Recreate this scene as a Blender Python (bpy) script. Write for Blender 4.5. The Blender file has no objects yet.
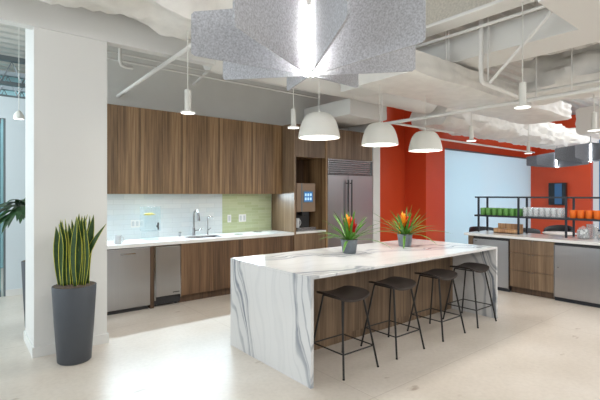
import bpy, bmesh, math, random
from mathutils import Vector, Matrix, noise as mnoise
R = math.radians
S = bpy.context.scene
COL = S.collection
rnd = random.Random(7)

# ------------------------------------------------------------------ camera
cam_d = bpy.data.cameras.new('camera'); cam = bpy.data.objects.new('camera', cam_d); COL.objects.link(cam)
cam.location = (0, 0, 1.60); cam.rotation_euler = (R(90), 0, R(-38.96))
cam_d.sensor_width = 36.0; cam_d.lens = 36.0 * 425 / 600; cam_d.shift_y = -6 / 600
cam_d.clip_start = 0.05; cam_d.clip_end = 200
S.camera = cam
# ------------------------------------------------------------------ world, exposure
w = bpy.data.worlds.new('world'); S.world = w; w.use_nodes = True
w.node_tree.nodes['Background'].inputs[0].default_value = (0.95, 0.97, 1.0, 1)
w.node_tree.nodes['Background'].inputs[1].default_value = 0.58
S.view_settings.view_transform = 'Standard'; S.view_settings.look = 'None'
S.view_settings.gamma = 1; S.view_settings.use_curve_mapping = False
S.view_settings.exposure = 0.0
S.cycles.use_denoising = True
S.cycles.max_bounces = 8; S.cycles.transparent_max_bounces = 32; S.cycles.sample_clamp_indirect = 6

def area(name, loc, rot, sx, sy, power, color=(1, 1, 1), spread=180):
    d = bpy.data.lights.new(name, 'AREA'); d.shape = 'RECTANGLE'; d.size = sx; d.size_y = sy
    d.energy = power; d.color = color; d.spread = R(spread)
    o = bpy.data.objects.new(name, d); COL.objects.link(o); o.location = loc; o.rotation_euler = rot
    return o
# tall windows at the left of the room (out of view): cool daylight travelling towards +X
area('window_daylight', (-5.5, 2.6, 2.1), (0, R(-90), 0), 2.4, 8.0, 180, (0.80, 0.91, 1.0))
# added fill lights, unseen, behind the camera and down the room
area('office_fill', (2.5, -3.0, 4.1), (R(38), 0, 0), 9, 2.0, 240, (1.0, 1.0, 0.99))
area('office_fill_right', (8.5, -0.6, 3.1), (R(20), 0, 0), 4, 1.2, 130, (1.0, 1.0, 0.99))
# added fill over the far end of the room, brightens its walls
area('far_fill', (13.6, 2.0, 4.1), (R(12), 0, 0), 4, 2.0, 260, (0.97, 0.99, 1.0))
# added light that brightens the far translucent glass wall from behind
area('glass_back_fill', (12.8, 9.2, 1.9), (R(-90), 0, 0), 6.5, 3.4, 440, (0.93, 0.98, 1.0))
# room beyond the left glass
area('corridor_daylight', (-2.5, 7.0, 3.0), (R(62), 0, R(-50)), 2.5, 2, 130, (0.86, 0.96, 1.0))
area('corridor_fill', (0, 9.7, 4.1), (0, 0, 0), 5, 1.5, 90, (0.88, 0.97, 1.0))  # added fill, brightens the corridor behind the glass door
# cool LED strip at the wall under the upper cabinets
area('under_cabinet_led', (2.78, 6.565, 1.575), (R(-56), 0, 0), 3.25, 0.04, 51, (0.72, 0.89, 1.0), 135)

# ------------------------------------------------------------------ materials
def nt(name):
    m = bpy.data.materials.new(name); m.use_nodes = True
    return m, m.node_tree.nodes, m.node_tree.links, m.node_tree.nodes['Principled BSDF']
def c4(c): return (c[0], c[1], c[2], 1)
def s2l(r, g, b):
    f = lambda v: (v/255/12.92) if v/255 <= .04045 else ((v/255+.055)/1.055)**2.4
    return (f(r), f(g), f(b))
def plain(name, col, rough=.5, metal=0, bump=0, bscale=40, var=0.0, vscale=3, emit=None, estr=0, trans=0, ior=1.45, coat=0):
    m, N, L, b = nt(name)
    b.inputs['Base Color'].default_value = c4(col); b.inputs['Roughness'].default_value = rough
    b.inputs['Metallic'].default_value = metal; b.inputs['Transmission Weight'].default_value = trans
    b.inputs['IOR'].default_value = ior; b.inputs['Coat Weight'].default_value = coat
    tc = N.new('ShaderNodeTexCoord')
    n = N.new('ShaderNodeTexNoise'); n.inputs['Scale'].default_value = vscale; n.inputs['Detail'].default_value = 5
    L.new(tc.outputs['Object'], n.inputs['Vector'])
    if var:
        r = N.new('ShaderNodeValToRGB')
        r.color_ramp.elements[0].position = .3; r.color_ramp.elements[1].position = .7
        r.color_ramp.elements[0].color = c4([v*(1-var) for v in col]); r.color_ramp.elements[1].color = c4([min(1, v*(1+var)) for v in col])
        L.new(n.outputs['Fac'], r.inputs[0]); L.new(r.outputs[0], b.inputs['Base Color'])
    if bump:
        n2 = N.new('ShaderNodeTexNoise'); n2.inputs['Scale'].default_value = bscale; n2.inputs['Detail'].default_value = 4
        L.new(tc.outputs['Object'], n2.inputs['Vector'])
        bp = N.new('ShaderNodeBump'); bp.inputs['Strength'].default_value = bump; bp.inputs['Distance'].default_value = .01
        L.new(n2.outputs['Fac'], bp.inputs['Height']); L.new(bp.outputs[0], b.inputs['Normal'])
    if emit:
        b.inputs['Emission Color'].default_value = c4(emit); b.inputs['Emission Strength'].default_value = estr
    return m
def math_n(N, L, op, a, bb=None, c=None):
    n = N.new('ShaderNodeMath'); n.operation = op
    for i, v in enumerate((a, bb, c)):
        if v is None: continue
        if isinstance(v, (int, float)): n.inputs[i].default_value = v
        else: L.new(v, n.inputs[i])
    return n.outputs[0]
def ramp(N, L, fac, stops):
    r = N.new('ShaderNodeValToRGB'); e = r.color_ramp.elements
    e[0].position, e[0].color = stops[0][0], c4(stops[0][1])
    e[1].position, e[1].color = stops[-1][0], c4(stops[-1][1])
    for p, c in stops[1:-1]:
        x = e.new(p); x.color = c4(c)
    L.new(fac, r.inputs[0]); return r.outputs[0]
def mixc(N, L, typ, fac, a, b):
    n = N.new('ShaderNodeMixRGB'); n.blend_type = typ
    for k, v in ((0, fac), (1, a), (2, b)):
        if isinstance(v, (int, float)): n.inputs[k].default_value = v
        elif isinstance(v, tuple): n.inputs[k].default_value = c4(v)
        else: L.new(v, n.inputs[k])
    return n.outputs[0]

def wood(name, dark, mid, light, rough=.42, plank=9.0):
    m, N, L, b = nt(name)
    tc = N.new('ShaderNodeTexCoord'); sp = N.new('ShaderNodeSeparateXYZ'); L.new(tc.outputs['Object'], sp.inputs[0])
    s = math_n(N, L, 'ADD', sp.outputs['X'], sp.outputs['Y'])
    pf = math_n(N, L, 'FLOOR', math_n(N, L, 'MULTIPLY', s, plank))
    wn = N.new('ShaderNodeTexWhiteNoise'); wn.noise_dimensions = '1D'; L.new(pf, wn.inputs['W'])
    cx = N.new('ShaderNodeCombineXYZ')
    L.new(math_n(N, L, 'MULTIPLY', s, 26), cx.inputs[0]); L.new(math_n(N, L, 'MULTIPLY', wn.outputs['Value'], 60), cx.inputs[1])
    L.new(math_n(N, L, 'MULTIPLY', sp.outputs['Z'], .8), cx.inputs[2])
    n = N.new('ShaderNodeTexNoise'); n.inputs['Scale'].default_value = 1.0; n.inputs['Detail'].default_value = 6; n.inputs['Roughness'].default_value = .65
    n.inputs['Distortion'].default_value = .3
    L.new(cx.outputs[0], n.inputs['Vector'])
    f = math_n(N, L, 'ADD', n.outputs['Fac'], math_n(N, L, 'MULTIPLY', math_n(N, L, 'SUBTRACT', wn.outputs['Value'], .5), .24))
    col = ramp(N, L, f, [(.28, dark), (.5, mid), (.74, light)])
    L.new(col, b.inputs['Base Color']); b.inputs['Roughness'].default_value = rough
    bp = N.new('ShaderNodeBump'); bp.inputs['Strength'].default_value = .08; bp.inputs['Distance'].default_value = .004
    L.new(n.outputs['Fac'], bp.inputs['Height']); L.new(bp.outputs[0], b.inputs['Normal'])
    return m
def steel(name, col=(.44, .44, .45), rough=.3, vert=True):
    m, N, L, b = nt(name)
    b.inputs['Metallic'].default_value = 1; b.inputs['Roughness'].default_value = rough
    tc = N.new('ShaderNodeTexCoord'); mp = N.new('ShaderNodeMapping')
    mp.inputs['Scale'].default_value = (160, 160, 1.5) if vert else (1.5, 1.5, 160)
    L.new(tc.outputs['Object'], mp.inputs[0]); n = N.new('ShaderNodeTexNoise'); n.inputs['Scale'].default_value = 1; n.inputs['Detail'].default_value = 3
    L.new(mp.outputs[0], n.inputs['Vector'])
    L.new(ramp(N, L, n.outputs['Fac'], [(.3, tuple(v*.97 for v in col)), (.7, tuple(v*1.02 for v in col))]), b.inputs['Base Color'])
    L.new(math_n(N, L, 'MULTIPLY_ADD', n.outputs['Fac'], .05, rough-.02), b.inputs['Roughness'])
    return m
def tiles(name, c1, c2, tw, th, mortar=(.7, .72, .72), rough=.18):
    m, N, L, b = nt(name)
    tc = N.new('ShaderNodeTexCoord'); sp = N.new('ShaderNodeSeparateXYZ'); L.new(tc.outputs['Object'], sp.inputs[0])
    cx = N.new('ShaderNodeCombineXYZ'); L.new(sp.outputs['X'], cx.inputs[0]); L.new(sp.outputs['Z'], cx.inputs[1])
    br = N.new('ShaderNodeTexBrick'); L.new(cx.outputs[0], br.inputs['Vector'])
    br.inputs['Color1'].default_value = c4(c1); br.inputs['Color2'].default_value = c4(c2); br.inputs['Mortar'].default_value = c4(mortar)
    br.inputs['Scale'].default_value = 1; br.inputs['Brick Width'].default_value = tw; br.inputs['Row Height'].default_value = th
    br.inputs['Mortar Size'].default_value = .0018; br.inputs['Bias'].default_value = 0
    L.new(br.outputs['Color'], b.inputs['Base Color']); b.inputs['Roughness'].default_value = rough
    bp = N.new('ShaderNodeBump'); bp.inputs['Strength'].default_value = .2; bp.inputs['Distance'].default_value = .002; bp.invert = True
    L.new(br.outputs['Fac'], bp.inputs['Height']); L.new(bp.outputs[0], b.inputs['Normal'])
    return m
VPH = .70
def quartz():
    m, N, L, b = nt('quartz')
    tc = N.new('ShaderNodeTexCoord'); sp = N.new('ShaderNodeSeparateXYZ'); L.new(tc.outputs['Object'], sp.inputs[0])
    mp = N.new('ShaderNodeMapping'); mp.inputs['Scale'].default_value = (1.1, 1.1, .55); mp.inputs['Location'].default_value = (3.1, 1.7, .4)
    L.new(tc.outputs['Object'], mp.inputs[0])
    n = N.new('ShaderNodeTexNoise'); n.inputs['Scale'].default_value = 1.35; n.inputs['Detail'].default_value = 2.2; n.inputs['Roughness'].default_value = .45
    L.new(mp.outputs[0], n.inputs['Vector'])
    n2 = N.new('ShaderNodeTexNoise'); n2.inputs['Scale'].default_value = 5; n2.inputs['Detail'].default_value = 3
    L.new(tc.outputs['Object'], n2.inputs['Vector'])
    s = math_n(N, L, 'MULTIPLY_ADD', sp.outputs['X'], .30, sp.outputs['Y'])
    s = math_n(N, L, 'MULTIPLY_ADD', sp.outputs['Z'], -.22, s)
    s = math_n(N, L, 'MULTIPLY_ADD', n.outputs['Fac'], 1.05, s)
    s = math_n(N, L, 'MULTIPLY_ADD', n2.outputs['Fac'], .06, s)
    # broad bundles of veins with quiet stone between
    bundle = math_n(N, L, 'PINGPONG', math_n(N, L, 'ADD', s, VPH), .56)          # 0..0.46
    mask = N.new('ShaderNodeMapRange'); mask.inputs['From Min'].default_value = .25; mask.inputs['From Max'].default_value = .05
    mask.interpolation_type = 'SMOOTHSTEP'
    L.new(bundle, mask.inputs['Value'])
    lines = None
    for k, (fr, wd, st) in enumerate(((7.0, .24, 1.0), (17.0, .26, .6), (3.1, .08, 1.0))):
        pp = math_n(N, L, 'PINGPONG', math_n(N, L, 'ADD', math_n(N, L, 'MULTIPLY', s, fr), .37*k), 1.0)
        mr = N.new('ShaderNodeMapRange'); mr.inputs['From Min'].default_value = wd; mr.inputs['From Max'].default_value = wd*.25
        mr.interpolation_type = 'SMOOTHSTEP'; L.new(pp, mr.inputs['Value'])
        v = math_n(N, L, 'MULTIPLY', mr.outputs[0], st)
        lines = v if lines is None else math_n(N, L, 'MAXIMUM', lines, v)
    fac = math_n(N, L, 'MULTIPLY', lines, math_n(N, L, 'MULTIPLY_ADD', mask.outputs[0], .90, .08))
    fac = math_n(N, L, 'MULTIPLY', fac, math_n(N, L, 'MULTIPLY_ADD', n2.outputs['Fac'], 1.5, .1))
    wash = math_n(N, L, 'MULTIPLY', mask.outputs[0], .12)
    base = mixc(N, L, 'MIX', wash, s2l(224, 224, 223), s2l(180, 186, 192))
    col = mixc(N, L, 'MIX', math_n(N, L, 'MINIMUM', fac, .9), base, s2l(112, 121, 134))
    L.new(col, b.inputs['Base Color']); b.inputs['Roughness'].default_value = .16
    return m
def concrete():
    m, N, L, b = nt('polished_concrete')
    tc = N.new('ShaderNodeTexCoord')
    n = N.new('ShaderNodeTexNoise'); n.inputs['Scale'].default_value = .9; n.inputs['Detail'].default_value = 8; n.inputs['Roughness'].default_value = .6
    L.new(tc.outputs['Object'], n.inputs['Vector'])
    col = ramp(N, L, n.outputs['Fac'], [(.3, s2l(208, 198, 185)), (.55, s2l(220, 211, 200)), (.75, s2l(227, 220, 211))])
    n2 = N.new('ShaderNodeTexNoise'); n2.inputs['Scale'].default_value = 5.5; n2.inputs['Detail'].default_value = 3
    mp = N.new('ShaderNodeMapping'); mp.inputs['Rotation'].default_value = (0, 0, R(-39)); mp.inputs['Scale'].default_value = (.55, 1.3, 1)
    L.new(tc.outputs['Object'], mp.inputs[0]); L.new(mp.outputs[0], n2.inputs['Vector'])
    st = ramp(N, L, n2.outputs['Fac'], [(.68, (1, 1, 1)), (.76, s2l(205, 195, 186))])
    col = mixc(N, L, 'MULTIPLY', 1.0, col, st)
    n4 = N.new('ShaderNodeTexNoise'); n4.inputs['Scale'].default_value = 26; n4.inputs['Detail'].default_value = 6
    L.new(tc.outputs['Object'], n4.inputs['Vector'])
    col = mixc(N, L, 'MULTIPLY', .5, col, ramp(N, L, n4.outputs['Fac'], [(.3, (.86, .85, .84)), (.6, (1, 1, 1))]))
    # saw-cut joints
    br = N.new('ShaderNodeTexBrick'); br.offset = 0; br.inputs['Scale'].default_value = 1
    br.inputs['Brick Width'].default_value = 3.1; br.inputs['Row Height'].default_value = 3.1; br.inputs['Mortar Size'].default_value = .004
    mp2 = N.new('ShaderNodeMapping'); mp2.inputs['Location'].default_value = (.55, .87, 0); L.new(tc.outputs['Object'], mp2.inputs[0])
    L.new(mp2.outputs[0], br.inputs['Vector'])
    col = mixc(N, L, 'MIX', math_n(N, L, 'MULTIPLY', br.outputs['Fac'], .35), col, s2l(150, 135, 118))
    L.new(col, b.inputs['Base Color'])
    L.new(math_n(N, L, 'MULTIPLY_ADD', n.outputs['Fac'], .25, .20), b.inputs['Roughness'])
    return m
def felt(name, col):
    m, N, L, b = nt(name)
    tc = N.new('ShaderNodeTexCoord')
    n = N.new('ShaderNodeTexNoise'); n.inputs['Scale'].default_value = 95; n.inputs['Detail'].default_value = 2; L.new(tc.outputs['Object'], n.inputs['Vector'])
    L.new(ramp(N, L, n.outputs['Fac'], [(.32, tuple(v*.78 for v in col)), (.5, col), (.68, tuple(min(1, v*1.2) for v in col))]), b.inputs['Base Color'])
    b.inputs['Roughness'].default_value = .95
    bp = N.new('ShaderNodeBump'); bp.inputs['Strength'].default_value = .3; bp.inputs['Distance'].default_value = .003
    L.new(n.outputs['Fac'], bp.inputs['Height']); L.new(bp.outputs[0], b.inputs['Normal'])
    return m

M = {}
M['white'] = plain('white_paint', s2l(226, 226, 223), .55, bump=.03, bscale=60)
M['wallgrey'] = plain('wall_paint', s2l(228, 228, 224), .6, var=.02)
M['ceil'] = plain('ceiling_paint', s2l(232, 231, 227), .6, bump=.05)
M['deck'] = plain('deck_paint', s2l(205, 203, 196), .6, var=.05)
M['wrap'] = plain('duct_wrap', s2l(234, 232, 227),   .45, bump=1.0, bscale=8, var=.06, vscale=6)
M['fireproof'] = plain('fireproofing', s2l(212, 206, 194), .9, bump=1.0, bscale=60, var=.12, vscale=40)
M['red'] = plain('red_paint', s2l(222, 84, 46), .35, var=.02)
M['blue'] = plain('blue_paint', s2l(70, 130, 185), .5)
M['floor'] = concrete()
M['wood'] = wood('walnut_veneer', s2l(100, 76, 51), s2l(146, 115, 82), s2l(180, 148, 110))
M['wood_base_shaded'] = wood('walnut_veneer_shaded', s2l(72, 52, 36), s2l(104, 78, 55), s2l(132, 103, 76))  # same walnut, darkened in colour for the shade on the base cabinets
M['wood_oak'] = wood('grey_oak_veneer', s2l(90, 70, 50), s2l(122, 99, 76), s2l(150, 126, 100))
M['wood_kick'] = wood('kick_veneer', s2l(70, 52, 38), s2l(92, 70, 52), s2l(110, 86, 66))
M['steel'] = steel('brushed_steel')
M['steel_h'] = steel('brushed_steel_flat', rough=.26, vert=False)
M['chrome'] = plain('chrome', (.42, .43, .45), .16, 1)
M['darkgrey'] = plain('dark_grille', (.03, .03, .032), .5)
M['black'] = plain('black_metal', s2l(34, 38, 46), .42)
M['legs'] = plain('stool_leg_metal', s2l(36, 35, 34), .4)
M['seat'] = plain('stool_seat_oak', s2l(58, 50, 46), .42, var=.12, vscale=14)
M['quartz'] = quartz()
M['counter'] = plain('white_quartz', s2l(232, 232, 230), .14, var=.02, vscale=12)
M['tile_white'] = tiles('white_glass_tile', s2l(222, 230, 233), s2l(212, 223, 228), .30, .076, s2l(196, 206, 210))
M['tile_green'] = tiles('green_glass_tile', s2l(176, 186, 146), s2l(192, 200, 166), .30, .052, s2l(205, 215, 175))
M['glasswall'] = plain('white_backed_glass', s2l(220, 238, 246), .06, coat=.6)
M['glass'] = plain('clear_glass', (.96, .97, .98), .05, trans=.72, ior=1.12)
M['acrylic'] = plain('clear_acrylic', (.93, .98, 1), .02, trans=.94, ior=1.04)
M['mug_white'] = plain('white_ceramic', s2l(206, 210, 213), .2)
M['mug_green'] = plain('green_ceramic', s2l(104, 158, 84), .25)
M['mug_orange'] = plain('orange_ceramic', s2l(236, 116, 40), .25)
M['lemon'] = plain('lemon', s2l(232, 208, 40), .4, var=.15, vscale=60)
M['planter'] = plain('charcoal_planter', s2l(72, 76, 82), .5, var=.04, vscale=10)
M['pot'] = plain('grey_pot', s2l(110, 116, 122), .7, bump=.2, bscale=80, var=.12, vscale=30)
M['soil'] = plain('soil', s2l(104, 92, 82), .95, bump=.9, bscale=60, var=.4, vscale=60)
M['leaf'] = plain('snake_leaf', s2l(52, 80, 40), .42, var=.25, vscale=30)
M['leaf_edge'] = plain('snake_leaf_margin', s2l(196, 196, 74), .45)
M['brom'] = plain('bromeliad_leaf', s2l(80, 126, 44), .35, var=.25, vscale=14)
M['brom_orange'] = plain('bromeliad_bract_orange', s2l(250, 158, 40), .4)
M['brom_red'] = plain('bromeliad_bract_red', s2l(214, 36, 44), .4)
M['dleaf'] = plain('dark_leaf', s2l(48, 82, 48), .35, var=.3, vscale=9)
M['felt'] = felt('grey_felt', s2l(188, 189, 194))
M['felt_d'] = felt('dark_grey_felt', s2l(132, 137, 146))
M['lamp'] = plain('lamp_glow', (1, 1, 1), .5, emit=(1, .98, .95), estr=2.2)
M['lamp_tube'] = plain('tube_glow', (1, 1, 1), .5, emit=(1, .99, .97), estr=170)
M['lamp_tube_far'] = plain('far_tube_glow', (1, 1, 1), .5, emit=(1, .99, .97), estr=45)
M['dome'] = plain('dome_paint', s2l(222, 221, 214), .45)
M['plate'] = plain('white_plastic', s2l(238, 238, 236), .3)
M['screen'] = plain('coffee_screen', (.05, .15, .3), .15, emit=s2l(60, 130, 200), estr=.55)
M['coffee_body'] = plain('coffee_machine_panel', s2l(150, 128, 108), .35, .3)
M['blackgloss'] = plain('black_gloss', (.012, .012, .014), .18)
M['doorglass'] = plain('teal_glass', s2l(190, 225, 232), .04, trans=.85, ior=1.1)
M['frame'] = plain('aluminium_frame', s2l(120, 128, 132), .4, .6)
M['crate'] = wood('bamboo', s2l(150, 104, 66), s2l(186, 140, 96), s2l(214, 172, 126), plank=30)
M['candy_w'] = plain('white_wrappers', s2l(236, 236, 238), .4, var=.3, vscale=55)
M['candy_b'] = plain('dark_wrappers', s2l(60, 60, 70), .4)
M['cork'] = plain('brown_snack', s2l(170, 120, 76), .7, var=.3, vscale=50)
M['chair'] = plain('black_shell', s2l(46, 50, 54), .5)

def thin_glass(name, tint=(1, 1, 1), body=.05, bodycol=(.9, .93, .95)):
    m = bpy.data.materials.new(name); m.use_nodes = True; N = m.node_tree.nodes; L = m.node_tree.links; N.clear()
    out = N.new('ShaderNodeOutputMaterial'); tr = N.new('ShaderNodeBsdfTransparent'); tr.inputs[0].default_value = c4(tint)
    gl = N.new('ShaderNodeBsdfGlossy'); gl.inputs['Roughness'].default_value = .04
    df = N.new('ShaderNodeBsdfDiffuse'); df.inputs[0].default_value = c4(bodycol)
    lw = N.new('ShaderNodeLayerWeight'); lw.inputs[0].default_value = .5
    fr = N.new('ShaderNodeMath'); fr.operation = 'MULTIPLY_ADD'; fr.inputs[1].default_value = .45; fr.inputs[2].default_value = .03
    pw = N.new('ShaderNodeMath'); pw.operation = 'POWER'; pw.inputs[1].default_value = 4; L.new(lw.outputs['Facing'], pw.inputs[0]); L.new(pw.outputs[0], fr.inputs[0])
    m1 = N.new('ShaderNodeMixShader'); m1.inputs[0].default_value = body; L.new(tr.outputs[0], m1.inputs[1]); L.new(df.outputs[0], m1.inputs[2])
    m2 = N.new('ShaderNodeMixShader'); L.new(fr.outputs[0], m2.inputs[0]); L.new(m1.outputs[0], m2.inputs[1]); L.new(gl.outputs[0], m2.inputs[2])
    L.new(m2.outputs[0], out.inputs[0]); return m
M['glass'] = thin_glass('clear_glass', (.97, .98, .98), .22)
M['acrylic'] = thin_glass('clear_acrylic', (.96, .985, .99), .04)
def frosted():
    m = bpy.data.materials.new('translucent_glass'); m.use_nodes = True; N = m.node_tree.nodes; L = m.node_tree.links; N.clear()
    out = N.new('ShaderNodeOutputMaterial'); tl = N.new('ShaderNodeBsdfTranslucent'); tl.inputs[0].default_value = c4(s2l(226, 242, 250))
    df = N.new('ShaderNodeBsdfDiffuse'); df.inputs[0].default_value = c4(s2l(214, 234, 244))
    gl = N.new('ShaderNodeBsdfGlossy'); gl.inputs['Roughness'].default_value = .06
    fr = N.new('ShaderNodeFresnel'); fr.inputs[0].default_value = 1.4
    m1 = N.new('ShaderNodeMixShader'); m1.inputs[0].default_value = .4; L.new(tl.outputs[0], m1.inputs[1]); L.new(df.outputs[0], m1.inputs[2])
    m2 = N.new('ShaderNodeMixShader'); L.new(fr.outputs[0], m2.inputs[0]); L.new(m1.outputs[0], m2.inputs[1]); L.new(gl.outputs[0], m2.inputs[2])
    L.new(m2.outputs[0], out.inputs[0]); return m
M['glasswall'] = frosted()

# ------------------------------------------------------------------ mesh builder
BASE = {}
class MB:
    def __init__(s): s.v = []; s.f = []; s.mi = []
    def add(s, vs, fs, mi=0):
        o = len(s.v); s.v += [Vector(v) for v in vs]
        for f in fs: s.f.append([i+o for i in f]); s.mi.append(mi)
        return s
    def box(s, x0, x1, y0, y1, z0, z1, mi=0):
        vs = [(x, y, z) for z in (z0, z1) for y in (y0, y1) for x in (x0, x1)]
        return s.add(vs, [(0, 2, 3, 1), (4, 5, 7, 6), (0, 1, 5, 4), (2, 6, 7, 3), (0, 4, 6, 2), (1, 3, 7, 5)], mi)
    def rings(s, rs, mi=0, cap0=True, cap1=True, closed=True):
        o = len(s.v); n = len(rs[0])
        for r in rs: s.v += [Vector(p) for p in r]
        for k in range(len(rs)-1):
            for i in range(n if closed else n-1):
                j = (i+1) % n
                s.f.append([o+k*n+i, o+k*n+j, o+(k+1)*n+j, o+(k+1)*n+i]); s.mi.append(mi)
        if cap0: s.f.append([o+i for i in range(n)][::-1]); s.mi.append(mi)
        if cap1: s.f.append([o+(len(rs)-1)*n+i for i in range(n)]); s.mi.append(mi)
        return s
    def tube(s, pts, r, n=10, mi=0, r1=None):
        pts = [Vector(p) for p in pts]; rs = []
        up = None
        for i, p in enumerate(pts):
            a = pts[max(i-1, 0)]; b = pts[min(i+1, len(pts)-1)]
            t = (b-a).normalized()
            if up is None:
                up = Vector((0, 0, 1)) if abs(t.z) < .9 else Vector((1, 0, 0))
            sx = t.cross(up).normalized(); up = sx.cross(t).normalized()
            rr = r if r1 is None else r+(r1-r)*i/(len(pts)-1)
            rs.append([p+(sx*math.cos(a2)+up*math.sin(a2))*rr for a2 in [2*math.pi*k/n for k in range(n)]])
        return s.rings(rs, mi)
    def lathe(s, prof, c=(0, 0, 0), n=32, mi=0, cap0=True, cap1=True, sx=1, sy=1):
        rs = [[(c[0]+r*sx*math.cos(2*math.pi*k/n), c[1]+r*sy*math.sin(2*math.pi*k/n), c[2]+z) for k in range(n)] for r, z in prof]
        return s.rings(rs, mi, cap0, cap1)
    def ball(s, c, r, n=10, mi=0, sz=1):
        prof = [(max(r*math.sin(math.pi*k/8), 1e-4), -r*sz*math.cos(math.pi*k/8)) for k in range(9)]
        return s.lathe(prof, c, n, mi)
    def build(s, name, mats, parent=None, loc=None, bevel=0, smooth=False, seg=2):
        base = BASE[parent.name] if parent else Vector(loc or (0, 0, 0))
        me = bpy.data.meshes.new(name)
        me.from_pydata([v-base for v in s.v], [], s.f)
        if not isinstance(mats, (list, tuple)): mats = [mats]
        for m in mats: me.materials.append(m)
        for p, i in zip(me.polygons, s.mi): p.material_index = i
        bm = bmesh.new(); bm.from_mesh(me); bmesh.ops.recalc_face_normals(bm, faces=bm.faces); bm.to_mesh(me); bm.free()
        if smooth:
            for p in me.polygons: p.use_smooth = True
            me.set_sharp_from_angle(angle=R(42))
        o = bpy.data.objects.new(name, me); COL.objects.link(o)
        if parent: o.parent = parent
        else: o.location = base
        BASE[o.name] = base
        if bevel:
            b = o.modifiers.new('bevel', 'BEVEL'); b.width = bevel; b.segments = seg; b.limit_method = 'ANGLE'; b.angle_limit = R(40)
        return o
def tag(o, label=None, cat=None, group=None, kind=None):
    for k, v in (('label', label), ('category', cat), ('group', group), ('kind', kind)):
        if v: o[k] = v
    return o
def thing(name, label, cat, loc, group=None):
    o = bpy.data.objects.new(name, None); COL.objects.link(o); o.location = loc; o.empty_display_size = .1
    BASE[o.name] = Vector(loc); tag(o, label, cat, group); return o
def struct(name, mb, m, **k): return tag(mb.build(name, m, **k), kind='structure')
def copy_tree(o, loc=None, label=None, parent=None):
    c = o.copy(); COL.objects.link(c)
    if parent: c.parent = parent
    if loc is not None: c.location = loc
    if label: c['label'] = label
    for ch in list(o.children): copy_tree(ch, parent=c)
    return c
def bx(*a): return MB().box(*a)

# ================================================================== STRUCTURE
struct('floor', bx(-9, 24, -8, 14, -.12, 0), M['floor'])
DECK = 4.25
dk = MB(); per = .30; y = -3.0; prof = []
while y < 13.5:
    prof += [(y, DECK), (y+.11, DECK), (y+.15, DECK+.075), (y+.26, DECK+.075)]; y += per
prof += [(y, DECK), (y, DECK+.2), (-3.0, DECK+.2)]
dk.rings([[(-7, a, b) for a, b in prof], [20, 0] and [(20, a, b) for a, b in prof]])
struct('ceiling', dk, M['deck'])
struct('wall_back', bx(.80, 6.94, 6.62, 6.80, 0, 4.25), M['wallgrey'])
struct('wall_stub', bx(6.725, 6.94, 5.90, 6.62, 0, 3.3), M['white'])
rw = bx(6.94, 9.9, 6.62, 6.80, 0, 4.25); rw.box(9.9, 16.05, 6.62, 6.80, 2.86, 4.25); rw.box(8.72, 9.52, 6.0, 6.62, 0, 4.25)
struct('wall_far', rw, M['red'])
struct('window_1', bx(9.9, 16.05, 6.66, 6.70, .06, 2.86), M['glasswall'])
tr = bx(9.9, 16.05, 6.61, 6.64, 0, .06); tr.box(9.9, 16.05, 6.605, 6.64, 2.83, 2.87); tr.box(9.88, 9.92, 6.605, 6.64, .06, 2.83)
struct('trim_1', tr, M['frame'])
struct('wall_end', bx(16.05, 16.25, 4.80, 6.80, 0, 4.25), M['red'])
struct('wall_right', bx(17.2, 17.4, -1.4, 4.9, 0, 4.25), M['blue'])
struct('wall_front', bx(14.3, 17.4, -1.6, -1.4, 0, 4.25), M['red'])
struct('wall_rear', bx(1.0, 17.4, -7.6, -7.4, 0, 4.25), plain('office_wall_paint', s2l(150, 150, 148), .6))
# column and beam by the kitchen
struct('wall_column', bx(.59, 1.262, 4.865, 5.53, 0, 4.2), M['white'])
bb = bx(.575, .59, 4.85, 5.545, 0, .10); bb.box(.59, 1.277, 4.85, 4.865, 0, .10); bb.box(1.262, 1.277, 4.865, 5.545, 0, .10)
struct('baseboard_column', bb, M['white'])
struct('trim_2', bx(-4, 2.55, 4.845, 4.97, 3.235, 4.0), M['white'])       # beam casing over the column
# left room wall beyond
lw = bx(.60, .80, 8.05, 8.2, 0, 3.12); lw.box(.80, 3.0, 8.05, 8.2, 0, 3.12); lw.box(-4, -.5, 8.05, 8.2, 0, 3.12); lw.box(-.5, .60, 8.05, 8.2, 2.78, 3.12)
struct('wall_left', lw, plain('cool_wall_paint', s2l(214, 224, 229), .5))
struct('wall_corridor', bx(-5, 4, 11.2, 11.4, 0, 4.25), plain('teal_wall_paint', s2l(170, 214, 222), .5))
d1 = bx(-.5, -.44, 8.06, 8.14, 0, 2.78); d1.box(.575, .60, 8.06, 8.14, 0, 2.78); d1.box(-.44, .54, 8.06, 8.14, 2.70, 2.78); d1.box(-.44, .54, 8.06, 8.14, 0, .09)
dr = struct('door_1', d1, M['frame']); BASE[dr.name] = Vector((0, 0, 0))
bx(-.44, .54, 8.085, 8.105, .09, 2.70).build('door_glass', M['doorglass'], dr)
MB().tube([(.47, 8.03, .85), (.47, 8.03, 1.75)], .016).build('door_handle', M['darkgrey'], dr)
struct('baseboard_left', bx(.6, 3.0, 8.03, 8.05, 0, .1), M['white'])
# backsplash
struct('trim_3', bx(.80, 3.60, 6.605, 6.62, .92, 1.60), M['tile_white'])
struct('trim_4', bx(3.60, 4.64, 6.605, 6.62, .92, 1.60), M['tile_green'])

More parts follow.
